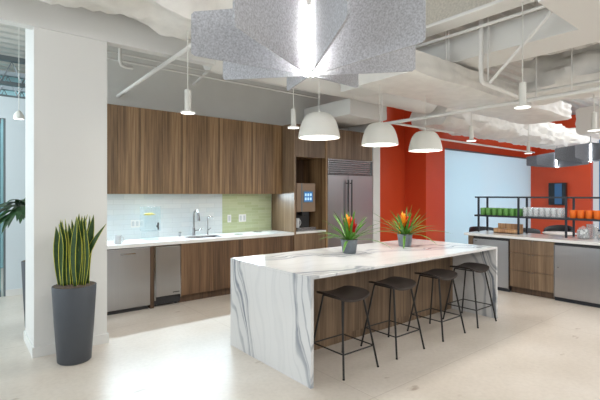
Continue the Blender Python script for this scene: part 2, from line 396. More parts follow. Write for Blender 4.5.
# ================================================================== KITCHEN RUN
YF = 5.92        # door fronts
def base_cabinet(x0, x1, label, n=2):
    t = thing('base_cabinet', label, 'cabinet', ((x0+x1)/2, 6.25, 0))
    bx(x0, x1, YF+.02, 6.60, .11, .875).build('body', M['wood_base_shaded'], t)
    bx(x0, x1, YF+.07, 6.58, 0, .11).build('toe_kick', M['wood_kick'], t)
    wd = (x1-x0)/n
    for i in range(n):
        bx(x0+i*wd+.0015, x0+(i+1)*wd-.0015, YF, YF+.02, .115, .87).build('door', M['wood_base_shaded'], t, bevel=.001)
    return t
base_cabinet(2.555, 3.60, 'wood base cabinet under the sink, right of the narrow steel refrigerator')
base_cabinet(3.602, 4.64, 'wood base cabinet under the green tile, beside the tall cabinet')
# dishwasher
t = thing('dishwasher', 'wide stainless dishwasher next to the white column', 'dishwasher', (1.80, 6.2, 0))
bx(1.50, 2.10, YF+.02, 6.55, .10, .87).build('body', M['darkgrey'], t)
bx(1.503, 2.097, YF-.012, YF+.02, .055, .862).build('door', M['steel'], t, bevel=.006)
bx(1.52, 2.08, YF+.03, YF+.05, .0, .10).build('kick_plate', M['darkgrey'], t)
h = MB(); h.box(1.70, 1.90, YF-.0145, YF-.012, .782, .80); h.build('recessed_handle', M['chrome'], t, bevel=.002)
tag(bx(2.102, 2.155, YF, 6.55, 0, .875).build('filler_panel', M['wood_kick'], loc=(2.128, 6.2, 0)), 'narrow dark wood panel between the two steel appliances', 'panel')
t = thing('undercounter_refrigerator', 'narrow stainless undercounter refrigerator beside the dishwasher', 'refrigerator', (2.35, 6.2, 0))
bx(2.160, 2.550, YF+.03, 6.55, .03, .87).build('body', M['darkgrey'], t)
fr = bx(2.160, 2.18, YF-.005, YF+.03, .10, .868); fr.box(2.535, 2.55, YF-.005, YF+.03, .10, .868); fr.box(2.18, 2.535, YF-.005, YF+.03, .855, .868)
fr.build('frame', M['chrome'], t)
bx(2.182, 2.533, YF-.02, YF+.03, .15, .852).build('door', M['steel'], t, bevel=.004)
bx(2.42, 2.52, YF-.022, YF-.02, .185, .197).build('nameplate', M['darkgrey'], t)
g = MB()
for k in range(4): g.box(2.18, 2.53, YF+.035, YF+.05, .035+k*.024, .047+k*.024)
g.build('grille', M['black'], t)
for k in (2.2, 2.51): MB().lathe([(.02, 0), (.02, .03)], (k, YF+.1, 0), 12).build('foot', M['black'], t)
# worktop with sink opening
wt = MB()
SX0, SX1, SY0, SY1 = 2.78, 3.36, 6.06, 6.42
wt.box(.80, SX0, 5.90, 6.605, .875, .92); wt.box(SX1, 4.64, 5.90, 6.605, .875, .92)
wt.box(SX0, SX1, 5.90, SY0, .875, .92); wt.box(SX0, SX1, SY1, 6.605, .875, .92)
tag(wt.build('worktop', M['counter'], loc=(2.7, 6.25, .875)), 'long white worktop along the kitchen wall with the sink', 'worktop')
sk = MB(); sk.box(SX0, SX0+.01, SY0, SY1, .885, .915); sk.box(SX1-.01, SX1, SY0, SY1, .885, .915); sk.box(SX0, SX1, SY0, SY0+.01, .885, .915); sk.box(SX0, SX1, SY1-.01, SY1, .885, .915)
sk.box(SX0, SX1, SY0, SY1, .877, .885)
s_ = sk.build('sink', M['steel_h'], loc=(3.07, 6.24, .877)); tag(s_, 'stainless undermount sink set into the kitchen worktop', 'sink')
# faucets
t = thing('kitchen_faucet', 'tall chrome pull-down gooseneck faucet behind the sink', 'faucet', (3.02, 6.50, .92))
MB().lathe([(.032, 0), (.032, .006), (.024, .012), (.022, .12), (.018, .14)], (3.02, 6.50, .92), 20).build('base', M['chrome'], t, smooth=True)
pts = [(3.02, 6.50, 1.05), (3.02, 6.50, 1.26)] + [(3.02+.008-.008*math.cos(a), 6.50-.07+.07*math.cos(a), 1.26+.07*math.sin(a)) for a in [R(k*20) for k in range(1, 9)]]
MB().tube(pts, .0145, 12).build('neck', M['chrome'], t, smooth=True)
e = Vector(pts[-1]); MB().tube([e, e+Vector((.002, -.006, -.06)), e+Vector((.004, -.01, -.12))], .019, 12, r1=.022).build('spray_head', M['chrome'], t, smooth=True)
MB().tube([(3.03, 6.49, 1.0), (3.07, 6.47, 1.005), (3.15, 6.44, 1.03)], .012, 10, r1=.008).build('lever', M['chrome'], t, smooth=True)
t = thing('filtered_water_faucet', 'small slim chrome water tap right of the tall faucet', 'faucet', (3.27, 6.50, .92))
MB().lathe([(.022, 0), (.022, .01), (.012, .02), (.011, .08)], (3.27, 6.50, .92), 16).build('base', M['chrome'], t, smooth=True)
MB().tube([(3.27, 6.50, .98), (3.27, 6.5, 1.19)] + [(3.27+.035-.035*math.cos(R(a)), 6.5-.02+.02*math.cos(R(a)), 1.19+.035*math.sin(R(a))) for a in (30, 60, 90, 120, 150, 180)], .0085, 10).build('spout', M['chrome'], t, smooth=True)
MB().tube([(3.27, 6.49, 1.0), (3.32, 6.48, 1.03)], .008, 8).build('lever', M['chrome'], t, smooth=True)
t = thing('soap_dispenser', 'short steel soap pump left of the sink faucet', 'soap dispenser', (2.78, 6.50, .92))
MB().lathe([(.02, 0), (.02, .012), (.013, .016), (.013, .05), (.017, .052), (.017, .075)], (2.78, 6.50, .92), 16).build('pump', M['chrome'], t, smooth=True)
MB().tube([(2.78, 6.50, .985), (2.785, 6.45, .982)], .006, 8).build('nozzle', M['chrome'], t)
for x, y, lb in ((3.70, 6.22, 'flat steel ring set into the worktop below the wide switch plate'), (4.20, 6.40, 'flat steel ring set into the worktop near the tall cabinet')):
    t = thing('waste_chute_ring', lb, 'ring', (x, y, .92))
    MB().lathe([(.085, 0), (.085, .004), (.065, .005), (.065, 0)], (x, y, .92), 28, cap0=False, cap1=False).build('rim', M['steel_h'], t, smooth=True)
    MB().lathe([(.065, 0), (.065, .002)], (x, y, .92), 28).build('lid', M['chrome'], t)
# outlets on the tiles
def outlet(x0, x1, z0, z1, label, n):
    xm = (x0+x1)/2
    t = thing('wall_outlet', label, 'outlet', (xm, 6.605, z0))
    bx(x0, x1, 6.599, 6.605, z0, z1).build('plate', M['plate'], t, bevel=.003)
    for k in range(n):
        c = x0+(x1-x0)*(k+.5)/n
        bx(c-.02, c+.02, 6.597, 6.6, z0+.022, z1-.022).build('socket', M['mug_white'], t, bevel=.001)
outlet(3.70, 3.775, 1.10, 1.235, 'narrow white wall plate on green tile near the white tile', 1)
outlet(3.93, 4.08, 1.10, 1.235, 'wide double white wall plate on the green tile', 2)
outlet(2.05, 2.24, 1.09, 1.205, 'white outlet plate on white tile left of drink dispenser', 3)
# mug and dispenser
def mug(name, label, x, y, z, m, r=.045, hgt=.1, group=None, ang=0., par=True):
    t = thing(name, label, 'mug', (x, y, z), group)
    MB().lathe([(r*.86, 0), (r, .012), (r, hgt), (r-.004, hgt), (r-.005, .014), (.001, .012)], (x, y, z), 20, cap1=False).build('cup', m, t, smooth=True)
    ca, sa = math.cos(ang), math.sin(ang)
    pp = [(x+ca*(r-.004+.032*math.sin(R(a))), y+sa*(r-.004+.032*math.sin(R(a))), z+hgt*.52+hgt*.32*math.cos(R(a))) for a in range(0, 181, 20)]
    MB().tube(pp, .006, 8).build('handle', m, t, smooth=True)
    return t
mug('white_mug', 'white mug on the worktop next to the column', 1.72, 6.10, .92, M['mug_white'], .05, .115, ang=R(-30))
t = thing('drink_dispenser', 'clear square drink dispenser with floating lemon slices on worktop', 'dispenser', (2.23, 6.28, .92))
dx, dy = 2.23, 6.28
st = MB(); st.box(dx-.115, dx+.115, dy-.11, dy+.11, .92, .935); st.box(dx-.10, dx+.10, dy-.095, dy+.095, .935, 1.06)
st.build('stand', M['acrylic'], t, bevel=.004)
tk = MB(); a, b_ = .115, .11
for (x0, x1, y0, y1) in ((-a, a, -b_, -b_+.006), (-a, a, b_-.006, b_), (-a, -a+.006, -b_+.006, b_-.006), (a-.006, a, -b_+.006, b_-.006)):
    tk.box(dx+x0, dx+x1, dy+y0, dy+y1, 1.06, 1.40)
tk.box(dx-a, dx+a, dy-b_, dy+b_, 1.052, 1.06); tk.build('tank', M['acrylic'], t)
bx(dx-a-.005, dx+a+.005, dy-b_-.005, dy+b_+.005, 1.40, 1.418).build('lid', M['acrylic'], t, bevel=.003)
l0 = None
for k in range(9):
    x, y, z = dx+rnd.uniform(-.075, .075), dy+rnd.uniform(-.075, .06), 1.288+.0105*(k % 3)
    if l0 is None:
        l0 = tag(MB().lathe([(.028, 0), (.03, .004), (.028, .009)], (x, y, z), 14).build('lemon_slice', M['lemon'], loc=(x, y, z)), 'yellow lemon slice floating in the clear drink dispenser', 'lemon slice', 'lemon slices in the drink dispenser')
    else: copy_tree(l0, (x, y, z))
sg = MB(); sg.tube([(dx+.06, dy-b_, 1.13), (dx+.06, dy-b_-.05, 1.13)], .012, 10); sg.tube([(dx+.06, dy-b_-.045, 1.135), (dx+.06, dy-b_-.055, 1.08)], .011, 10); sg.box(dx+.05, dx+.07, dy-b_-.055, dy-b_-.04, 1.14, 1.185)
sg.build('spigot', M['darkgrey'], t)
# upper cabinets
ux = [.80+.64*k for k in range(7)]
ulab = ['leftmost upper wood cabinet, partly behind the white column', 'upper wood cabinet over the dishwasher and mug', 'upper wood cabinet over the drink dispenser',
        'upper wood cabinet over the sink faucets', 'upper wood cabinet above the start of green tile', 'rightmost upper wood cabinet beside the tall wood panel']
for k in range(6):
    x0, x1 = ux[k], ux[k+1]
    t = thing('wall_cabinet', ulab[k], 'cabinet', ((x0+x1)/2, 6.43, 1.60), 'upper cabinets over the worktop')
    bx(x0, x1, 6.27, 6.62, 1.60, 2.85).build('body', M['wood'], t)
    for q in range(2):
        bx(x0+q*.32+.001, x0+(q+1)*.32-.001, 6.25, 6.27, 1.60, 2.85).build('door', M['wood'], t, bevel=.001)
# tall cabinet with coffee niche
t = thing('tall_cabinet', 'tall wood cabinet with an open coffee niche between worktop and steel fridge', 'cabinet', (5.05, 6.25, 0))
bx(4.642, 4.682, 5.90, 6.60, 0, 2.85).build('side_panel', M['wood_oak'], t)
bx(5.40, 5.44, 5.90, 6.60, 0, 2.85).build('side_panel', M['wood'], t)
bx(4.682, 5.40, 6.56, 6.60, .925, 2.28).build('back_panel', M['wood_kick'], t)
bx(4.682, 5.40, 5.94, 6.56, 2.28, 2.85).build('top_box', M['wood'], t)
for q in range(2): bx(4.684+q*.359, 4.684+(q+1)*.359-.002, 5.92, 5.94, 2.27, 2.85).build('door', M['wood_oak'], t, bevel=.001)
bx(4.682, 5.40, 5.94, 6.56, .11, .885).build('base_box', M['wood'], t)
bx(4.684, 5.398, 5.92, 5.94, .115, .88).build('drawer', M['wood_oak'], t, bevel=.001)
bx(4.682, 5.40, 5.98, 6.56, 0, .11).build('toe_kick', M['wood_kick'], t)
tag(bx(4.682, 5.40, 5.90, 6.555, .888, .925).build('niche_worktop', M['counter'], loc=(5.04, 6.2, .888), bevel=.003), 'short white worktop inside the coffee niche', 'worktop')
# coffee machine
t = thing('coffee_machine', 'tall coffee machine with blue touch screen standing in the niche', 'coffee machine', (5.03, 6.2, .925))
cx0, cx1, cy0 = 4.80, 5.25, 6.03
bx(cx0, cx1, cy0+.18, 6.50, .925, 1.80).build('body', M['darkgrey'], t, bevel=.01)
bx(cx0, cx1, cy0, cy0+.18, 1.27, 1.80).build('front_panel', M['coffee_body'], t, bevel=.008)
bx(cx0+.105, cx0+.13, cy0-.004, cy0, 1.275, 1.795).build('panel_seam', M['frame'], t)
bx(cx0+.15, cx0+.39, cy0-.006, cy0, 1.44, 1.66).build('screen_bezel', M['frame'], t, bevel=.002)
sc = bx(cx0+.17, cx0+.37, cy0-.009, cy0-.006, 1.46, 1.64).build('screen', M['screen'], t)
BASE[sc.name] = BASE[t.name]
ic = MB()
for i in range(3):
    for j in range(2): ic.box(cx0+.185+i*.06, cx0+.225+i*.06, cy0-.0105, cy0-.009, 1.485+j*.075, 1.535+j*.075)
ic.build('icon', plain('screen_icons', (.6, .8, .95), .2, emit=s2l(150, 200, 235), estr=.6), sc)
bx(cx0, cx1, cy0-.02, cy0+.18, .925, .985).build('drip_tray', M['steel_h'], t, bevel=.006)
nz = MB(); nz.box(cx0+.15, cx0+.30, cy0+.03, cy0+.13, 1.22, 1.27); nz.tube([(cx0+.19, cy0+.08, 1.22), (cx0+.19, cy0+.08, 1.19)], .012); nz.tube([(cx0+.26, cy0+.08, 1.22), (cx0+.26, cy0+.08, 1.19)], .012)
nz.build('spout', M['darkgrey'], t)
mug('paper_cup', 'white cup on the coffee machine tray in the niche', 4.865, 6.11, .985, M['mug_white'], .05, .17, ang=R(-20))
# built-in refrigerator
t = thing('refrigerator', 'large built-in stainless refrigerator with top grille beside red wall', 'refrigerator', (6.08, 6.25, 0))
fx0, fx1, fs = 5.45, 6.70, 5.985
bx(fx0, fx1, 5.95, 6.58, .02, 2.27).build('body', M['darkgrey'], t)
bx(fx0, fs-.004, 5.895, 5.95, .12, 1.965).build('door', M['steel'], t, bevel=.006)
bx(fs+.004, fx1, 5.895, 5.95, .12, 1.965).build('door', M['steel'], t, bevel=.006)
gr = bx(fx0, fx1, 5.925, 5.95, 1.975, 2.27)
for k in range(7):
    z = 1.985+k*.041
    gr.add([(fx0+.01, 5.90, z), (fx1-.01, 5.90, z), (fx1-.01, 5.93, z+.028), (fx0+.01, 5.93, z+.028), (fx0+.01, 5.93, z-.004), (fx1-.01, 5.93, z-.004)],
           [(0, 1, 2, 3), (0, 4, 5, 1), (3, 2, 5, 4), (0, 3, 4), (1, 5, 2)])
gr.box(fx0, fx0+.012, 5.895, 5.95, 1.975, 2.27); gr.box(fx1-.012, fx1, 5.895, 5.95, 1.975, 2.27)
gr.build('grille', M['steel_h'], t)
for x in (fs-.05, fs+.05):
    hd = MB().tube([(x, 5.845, .75), (x, 5.845, 1.88)], .014, 12)
    for z in (.82, 1.81): hd.tube([(x, 5.845, z), (x, 5.897, z)], .010, 8)
    hd.build('handle', M['darkgrey'], t, smooth=True)
bx(fx0, fx1, 5.96, 5.98, .0, .10).build('kick_plate', M['darkgrey'], t)
t = thing('bridge_cabinet', 'wood cabinet above the built-in steel refrigerator', 'cabinet', (6.08, 6.25, 2.28))
bx(5.442, 6.72, 5.94, 6.60, 2.28, 2.85).build('body', M['wood'], t)
for q in range(2): bx(5.443+q*.639, 5.443+(q+1)*.639-.002, 5.92, 5.94, 2.285, 2.85).build('door', M['wood_oak'], t, bevel=.001)

# ================================================================== ISLAND
IX0, IX1, IY0, IY1, IH = 2.262, 5.415, 2.655, 3.97, .92
t = thing('kitchen_island', 'long island with veined white quartz top and waterfall ends', 'island', ((IX0+IX1)/2, (IY0+IY1)/2, 0))
th = .026
bx(IX0, IX1, IY0, IY1, IH-th, IH).build('top_slab', M['quartz'], t, bevel=.0015)
bx(IX0, IX0+.03, IY0, IY1, 0, IH-th).build('end_panel', M['quartz'], t)
bx(IX1-.03, IX1, IY0, IY1, 0, IH-th).build('end_panel', M['quartz'], t)
bx(IX0+.03, IX1-.03, 3.27, 3.93, .09, IH-th).build('cabinet_body', M['wood_oak'], t)
bx(IX0+.03, IX1-.03, 3.29, 3.90, 0, .09).build('plinth', M['wood_oak'], t)
nP = 4; wI = (IX1-IX0-.06)/nP
for k in range(nP):
    bx(IX0+.03+k*wI+.002, IX0+.03+(k+1)*wI-.002, 3.93, 3.95, .095, IH-th-.005).build('door', M['wood'], t, bevel=.001)

# ---- stools
def make_stool(x, y, label):
    t = thing('bar_stool', label, 'stool', (x, y, 0), 'bar stools along the island')
    hx, hy = .205, .185; nx, ny = 17, 13; top = []; bot = []
    def outl(u, v):   # rounded rectangle mapping
        k = .82
        px = u*math.sqrt(max(0, 1-k*.5*v*v*v*v*.5)); py = v*math.sqrt(max(0, 1-k*.5*u*u*u*u*.5))
        return px*hx, py*hy
    def zz(px, py):
        u, v = px/hx, py/hy
        z = .672 + .030*u*u - .012*(1-u*u)*0
        z += -.030*max(0, -v-.35)**2*1.6 - .012*max(0, v-.5)
        return z
    rows = []
    for j in range(ny):
        r = []
        for i in range(nx):
            px, py = outl(-1+2*i/(nx-1), -1+2*j/(ny-1)); r.append((x+px, y+py, zz(px, py)))
        rows.append(r)
    mb = MB(); vs = [p for r in rows for p in r]; n = len(vs); vs2 = vs+[(a, b, c-.020) for a, b, c in vs]
    fs = []
    for j in range(ny-1):
        for i in range(nx-1):
            q = (j*nx+i, j*nx+i+1, (j+1)*nx+i+1, (j+1)*nx+i); fs.append(q); fs.append(tuple(n+k for k in q[::-1]))
    loop = [i for i in range(nx)]+[j*nx+nx-1 for j in range(1, ny)]+[(ny-1)*nx+i for i in range(nx-2, -1, -1)]+[j*nx for j in range(ny-2, 0, -1)]
    for a, b in zip(loop, loop[1:]+loop[:1]): fs.append((a, n+a, n+b, b))
    mb.add(vs2, fs); mb.build('seat', M['seat'], t, smooth=True)
    F = {}
    for sx in (-1, 1):
        for sy in (-1, 1):
            p0 = Vector((x+sx*.135, y+sy*.125, .655)); p1 = Vector((x+sx*.222, y+sy*.232, .004)); F[sx, sy] = (p0, p1)
            lg = MB().tube([p0, p1], .0095, 10).build('leg', M['legs'], t, smooth=True)
            BASE[lg.name] = BASE[t.name]
            MB().lathe([(.011, 0), (.011, .012)], (p1.x, p1.y, 0), 10).build('foot_cap', M['blackgloss'], lg)
    fr = MB(); q = lambda s: F[s][0].lerp(F[s][1], .70)
    cs = [(-1, -1), (1, -1), (1, 1), (-1, 1)]
    for a, b in zip(cs, cs[1:]+cs[:1]): fr.tube([q(a), q(b)], .0065, 8)
    fr.build('footrest', M['legs'], t, smooth=True)
    uf = MB()
    for a, b in zip(cs, cs[1:]+cs[:1]): uf.tube([F[a][0], F[b][0]], .007, 8)
    uf.build('under_frame', M['legs'], t, smooth=True)
    return t
st0 = make_stool(2.81, 2.835, 'nearest dark bar stool, next to the veined island end')
for xx, lb in ((3.535, 'second dark bar stool from the near end of the island'), (4.325, 'third dark bar stool from the near end of the island'), (5.06, 'farthest dark bar stool, at the far end of the island')):
    copy_tree(st0, (xx, 2.84, 0), lb)

# ================================================================== PLANTS
def ribbon(mb, pts, widths, side, mi=0, fold=.0, edge=None, emi=1):
    """leaf blade along pts; edge = share of each half width given to a margin"""
    pts = [Vector(p) for p in pts]; n = len(pts); rows = []
    for i, p in enumerate(pts):
        tg = (pts[min(i+1, n-1)]-pts[max(i-1, 0)]).normalized()
        sd = (side-tg*side.dot(tg)).normalized(); nm = sd.cross(tg).normalized()
        wv = widths[i]
        us = (-1, -(1-edge), 0, (1-edge), 1) if edge else (-1, 0, 1)
        rows.append([p+sd*u*wv+nm*(abs(u)*fold*wv) for u in us])
    k = len(rows[0]); o = len(mb.v)
    for r in rows: mb.v += r
    for i in range(n-1):
        for j in range(k-1):
            mb.f.append([o+i*k+j, o+i*k+j+1, o+(i+1)*k+j+1, o+(i+1)*k+j]); mb.mi.append(emi if edge and j in (0, k-2) else mi)
def planter(name, x, y, rt, rb, hh, label, n=40):
    t = thing(name, label, 'plant', (x, y, 0))
    MB().lathe([(rb-.01, 0), (rb, .01), (rb+(rt-rb)*.55, hh*.5), (rt, hh-.006), (rt-.003, hh), (rt-.014, hh), (rt-.018, hh-.06)], (x, y, 0), n, cap1=False).build('planter', M['planter'], t, smooth=True)
    so = MB(); rs = []
    for k in range(5):
        rr = max((rt-.014)*k/4, .001)
        rs.append([(x+rr*math.cos(2*math.pi*a/28), y+rr*math.sin(2*math.pi*a/28), hh+.002+rnd.uniform(-.008, .014)*(k < 4)+.02*(1-k/4)) for a in range(28)])
    so.rings(rs, 0, True, False); so.build('soil', M['soil'], t, smooth=True)
    return t
px, py = .885, 4.55
t = planter('potted_snake_plant', px, py, .193, .148, .725, 'snake plant in a tall charcoal planter in front of the white column')
fo = MB(); cr = Vector((.7773, -.6286, 0))
specs = []
for k in range(34):
    a = k*2.4+rnd.uniform(-.3, .3); rr = .15*math.sqrt((k+.5)/34)
    specs.append((rr*math.cos(a), rr*math.sin(a), rnd.uniform(.46, .70), rnd.uniform(.027, .039), rnd.uniform(-.05, .05), rnd.uniform(-.7, .7)))
specs += [(.10*cr.x, .10*cr.y, .60, .026, .20, 0), (-.115*cr.x, -.115*cr.y, .64, .028, -.02, .3), (-.09*cr.x, -.09*cr.y, .55, .03, -.03, .5), (.10*cr.x, .10*cr.y, .62, .028, .02, .9)]
for (lx, ly, hh, wd, lean, tw) in specs:
    pts = []; ws = []
    b0 = Vector((px+lx*.8, py+ly*.8, .715)); ld = Vector((lx, ly, 0)); ld = ld.normalized() if ld.length > .01 else cr
    wob = rnd.uniform(.006, .018); ph = rnd.uniform(0, 6)
    for i in range(11):
        f = i/10
        pts.append(b0+Vector((0, 0, hh*f))+ld*(abs(lean)*f*f+.02*f)+cr*(wob*math.sin(ph+f*5)))
        ws.append(wd*(.62+.38*math.sin(min(1, f*1.5)*math.pi/2))*(1 if f < .62 else max(.03, 1-((f-.62)/.38)**1.7)))
    sd = Vector((math.cos(tw)*cr.x-math.sin(tw)*.6286*.7, math.cos(tw)*cr.y-math.sin(tw)*.7773*.7, 0))
    ribbon(fo, pts, ws, sd.normalized(), 0, .22, .14, 1)
f_ = fo.build('foliage', [M['leaf'], M['leaf_edge']], t, smooth=True); sm = f_.modifiers.new('thick', 'SOLIDIFY'); sm.thickness = .003; sm.material_offset = 0
# leafy plant behind the column
t = planter('potted_dracaena', .75, 5.98, .155, .115, .80, 'leafy plant in a dark planter half hidden behind the column')
MB().tube([(.74, 5.98, .78), (.70, 5.96, 1.05), (.63, 5.93, 1.46)], .014, 8, r1=.009).build('stem', M['brom'], t, smooth=True)
fo = MB()
for k in range(40):
    az = k*2.4; el = R(5+65*((k*7) % 10)/10); Lh = rnd.uniform(.34, .52)
    base = Vector((.63, 5.93, 1.36+.14*((k*3) % 7)/7)); dr_ = Vector((math.cos(az), math.sin(az), 0)); pts = []; ws = []
    for i in range(9):
        f = i/8; pts.append(base+dr_*(Lh*f*math.cos(el)+.03*f)+Vector((0, 0, Lh*(f*math.sin(el)-.85*f*f))))
        q_ = pts[-1]
        if q_.x > .52 and q_.y < 5.60: pts[-1] = Vector((q_.x, 5.60+.1*(q_.y-5.60)*0, q_.z))
        ws.append(max(.002, .044*math.sin(math.pi*min(1, (.06+f*.94)))**.8))
    ribbon(fo, pts, ws, dr_.cross(Vector((0, 0, 1))), 0, .25)
fo.build('foliage', M['dleaf'], t, smooth=True)
# bromeliads on the island
def bromeliad(x, y, z, label, seed, spread):
    rd = random.Random(seed); t = thing('potted_bromeliad', label, 'plant', (x, y, z))
    MB().lathe([(.072, 0), (.078, .006), (.097, .15), (.098, .158), (.089, .158), (.086, .13)], (x, y, z), 32, cap1=False).build('pot', M['pot'], t, smooth=True)
    MB().lathe([(.001, .142), (.088, .14)], (x, y, z), 24, cap0=False, cap1=False).build('soil', M['soil'], t)
    fo = MB()
    for k in range(34):
        az = k*2.39996+rd.uniform(-.2, .2); ring = k/34
        el = R(82-74*ring+rd.uniform(-8, 8)); Lh = rd.uniform(.30, .42)*(1 if ring > .25 else .85); dr_ = Vector((math.cos(az), math.sin(az), 0))
        b0 = Vector((x, y, z+.135))+dr_*(.012+.03*ring); droop = rd.uniform(.45, 1.0)*(.35+ring); pts = []; ws = []
        for i in range(9):
            f = i/8; pts.append(b0+dr_*(Lh*spread*f*math.cos(el))+Vector((0, 0, Lh*(f*math.sin(el)*1.15+.16*f-.55*droop*f*f))))
            pts[-1].z = max(pts[-1].z, z+.03)
            ws.append(max(.0015, .0175*(1-.3*f)*(1 if f < .6 else 1-((f-.6)/.4)**2*.97)))
        ribbon(fo, pts, ws, dr_.cross(Vector((0, 0, 1))), 0, .35)
    fo.build('foliage', M['brom'], t, smooth=True)
    for (off, hh, m, sc) in ((-.015, .215, 'brom_orange', 1.9), (.04, .18, 'brom_red', 1.8), (-.065, .14, 'brom_orange', .9) if seed > 3 else (.06, .11, 'brom_red', .7)):
        fl = MB(); c = Vector((x, y, z+.15))+cr*off
        fl.tube([c-Vector((0, 0, .02)), c+Vector((0, 0, hh*.75))], .006, 6)
        for k in range(12):
            az = k*2.4; dr_ = Vector((math.cos(az), math.sin(az), 0)); b0 = c+Vector((0, 0, hh*(.42+.5*k/12))); pts = []; ws = []
            for i in range(6):
                f = i/5; pts.append(b0+dr_*(.040*sc*(1-.6*k/12)*f)+Vector((0, 0, .06*sc*f))); ws.append(max(.001, .011*sc*math.sin(math.pi*(.15+.85*f))))
            ribbon(fl, pts, ws, dr_.cross(Vector((0, 0, 1))), 0, .3)
        fl.build('flower', M[m], t, smooth=True)
bromeliad(3.525, 3.455, IH, 'nearer potted bromeliad with orange and red flowers on the island', 2, 1.25)
bromeliad(4.555, 3.455, IH, 'farther potted bromeliad with spreading leaves on the island before red wall', 5, 1.45)

# ================================================================== PENDANTS
def spot(parent_loc, power, size=.06, col=(1, .95, .88)):
    d = bpy.data.lights.new('lamp_light', 'AREA'); d.shape = 'DISK'; d.size = size; d.energy = power; d.color = col
    o = bpy.data.objects.new('lamp_light', d); COL.objects.link(o); o.location = parent_loc; return o
def dome(x, y, z, label, top=4.262):
    t = thing('dome_pendant_lamp', label, 'pendant lamp', (x, y, z), 'white dome pendants over the island')
    r = .218; pr = [(r, 0), (r*.965, .05), (r*.90, .11), (r*.815, .165), (r*.70, .208), (r*.55, .237), (r*.38, .251), (r*.2, .256), (.02, .257)]
    inn = [(a-.006 if a > .03 else a, b-.005) for a, b in pr[::-1]]
    MB().lathe(pr+[(.02, .252)]+inn[1:], (x, y, z), 48, cap0=False, cap1=False).build('shade', M['dome'], t, smooth=True)
    MB().lathe([(r-.012, .016), (r-.012, .022)], (x, y, z), 40).build('diffuser', M['lamp'], t)
    MB().lathe([(.014, .25), (.014, .275), (.006, .29)], (x, y, z), 14).build('cap', M['dome'], t, smooth=True)
    MB().tube([(x, y, z+.285), (x, y, top)], .0035, 6).build('cord', M['dome'], t)
    spot((x, y, z+.008), 10, .36)
dome(2.94, 3.32, 2.19, 'nearest white dome pendant lamp over the island'); dome(3.90, 3.32, 2.185, 'middle white dome pendant lamp over the island', 2.92); dome(4.81, 3.32, 2.175, 'farthest white dome pendant lamp over the island, before the red wall', 2.92)
def can(x, y, z, label, top=4.262, power=6):
    t = thing('cylinder_pendant_lamp', label, 'pendant lamp', (x, y, z), 'slim white cylinder pendant lamps')
    MB().lathe([(.034, .02), (.034, .24), (.008, .25)], (x, y, z), 20).build('cylinder', M['dome'], t, smooth=True)
    MB().lathe([(.076, 0), (.076, .014), (.036, .026)], (x, y, z), 28).build('trim_ring', M['dome'], t, smooth=True)
    MB().lathe([(.070, -.003), (.070, .002)], (x, y, z), 28).build('lens', M['lamp'], t)
    MB().tube([(x, y, z+.24), (x, y, top)], .006, 6).build('stem', M['dome'], t)
    spot((x, y, z-.006), power, .1)
can(1.89, 4.21, 2.45, 'slim cylinder lamp left, before the upper cabinets', 3.32)
can(3.37, 4.30, 2.45, 'slim cylinder lamp beside the nearest dome lamp, before tall cabinet')
can(6.42, 3.57, 2.45, 'slim cylinder lamp before the left part of the far glass', 2.92)
can(4.32, 1.87, 2.45, 'nearest slim cylinder lamp, high on the right under the ducts', 3.485)
can(9.33, 3.92, 2.45, 'slim cylinder lamp before the red header beside the far glass')
can(6.64, 1.95, 2.45, 'slim cylinder lamp at the right edge above the shelf rack', 2.955)
t = thing('small_hanging_lamp', 'small white hanging lamp left of the column in the passage', 'pendant lamp', (.70, 7.3, 2.68))
MB().lathe([(.07, 0), (.068, .05), (.03, .11), (.01, .12)], (.70, 7.3, 2.68), 20).build('shade', M['dome'], t, smooth=True)
MB().lathe([(.06, -.003), (.06, .003)], (.70, 7.3, 2.68), 20).build('lens', M['lamp'], t)
MB().tube([(.70, 7.3, 2.79), (.70, 7.3, 4.262)], .005, 6).build('cord', M['dome'], t)
# felt starburst pendants
def star(x, y, z, label, m, rad, hgt, power, a0=-26, top=4.262):
    t = thing('felt_pendant_lamp', label, 'pendant lamp', (x, y, z), 'starburst felt pendant lamps')
    for k in range(8):
        a = R(a0+45*k); ca, sa = math.cos(a), math.sin(a); tk = .006
        hi = hgt+.115; pf = [(.04, -.072), (rad-.02, -.004), (rad, .012), (rad, hgt-.016), (rad-.016, hgt+.002), (.04, hi)]
        mb = MB(); rs = []
        for s in (-tk, tk): rs.append([(x+ca*r-sa*s, y+sa*r+ca*s, z+h) for r, h in pf])
        mb.rings(rs); mb.build('felt_fin', m, t)
    MB().lathe([(.042, -.065), (.042, hi-.03)], (x, y, z), 20).build('light_tube', M['lamp_tube'] if power > 15 else M['lamp_tube_far'], t, smooth=True)
    MB().lathe([(.045, hi-.03), (.045, hi+.02), (.01, hi+.03)], (x, y, z), 20).build('cap', M['dome'], t, smooth=True)
    MB().tube([(x, y, z+hi+.02), (x, y, top)], .006, 6).build('cable', M['frame'], t)
star(1.673, 1.973, 2.395, 'largest grey felt starburst lamp, hanging nearest at the top', M['felt'], .70, .245, 20)
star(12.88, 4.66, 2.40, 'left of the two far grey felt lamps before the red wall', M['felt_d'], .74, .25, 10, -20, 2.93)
star(11.22, 3.36, 2.40, 'right of the two far grey felt lamps, at the right edge', M['felt_d'], .74, .25, 10, -6, 2.92)

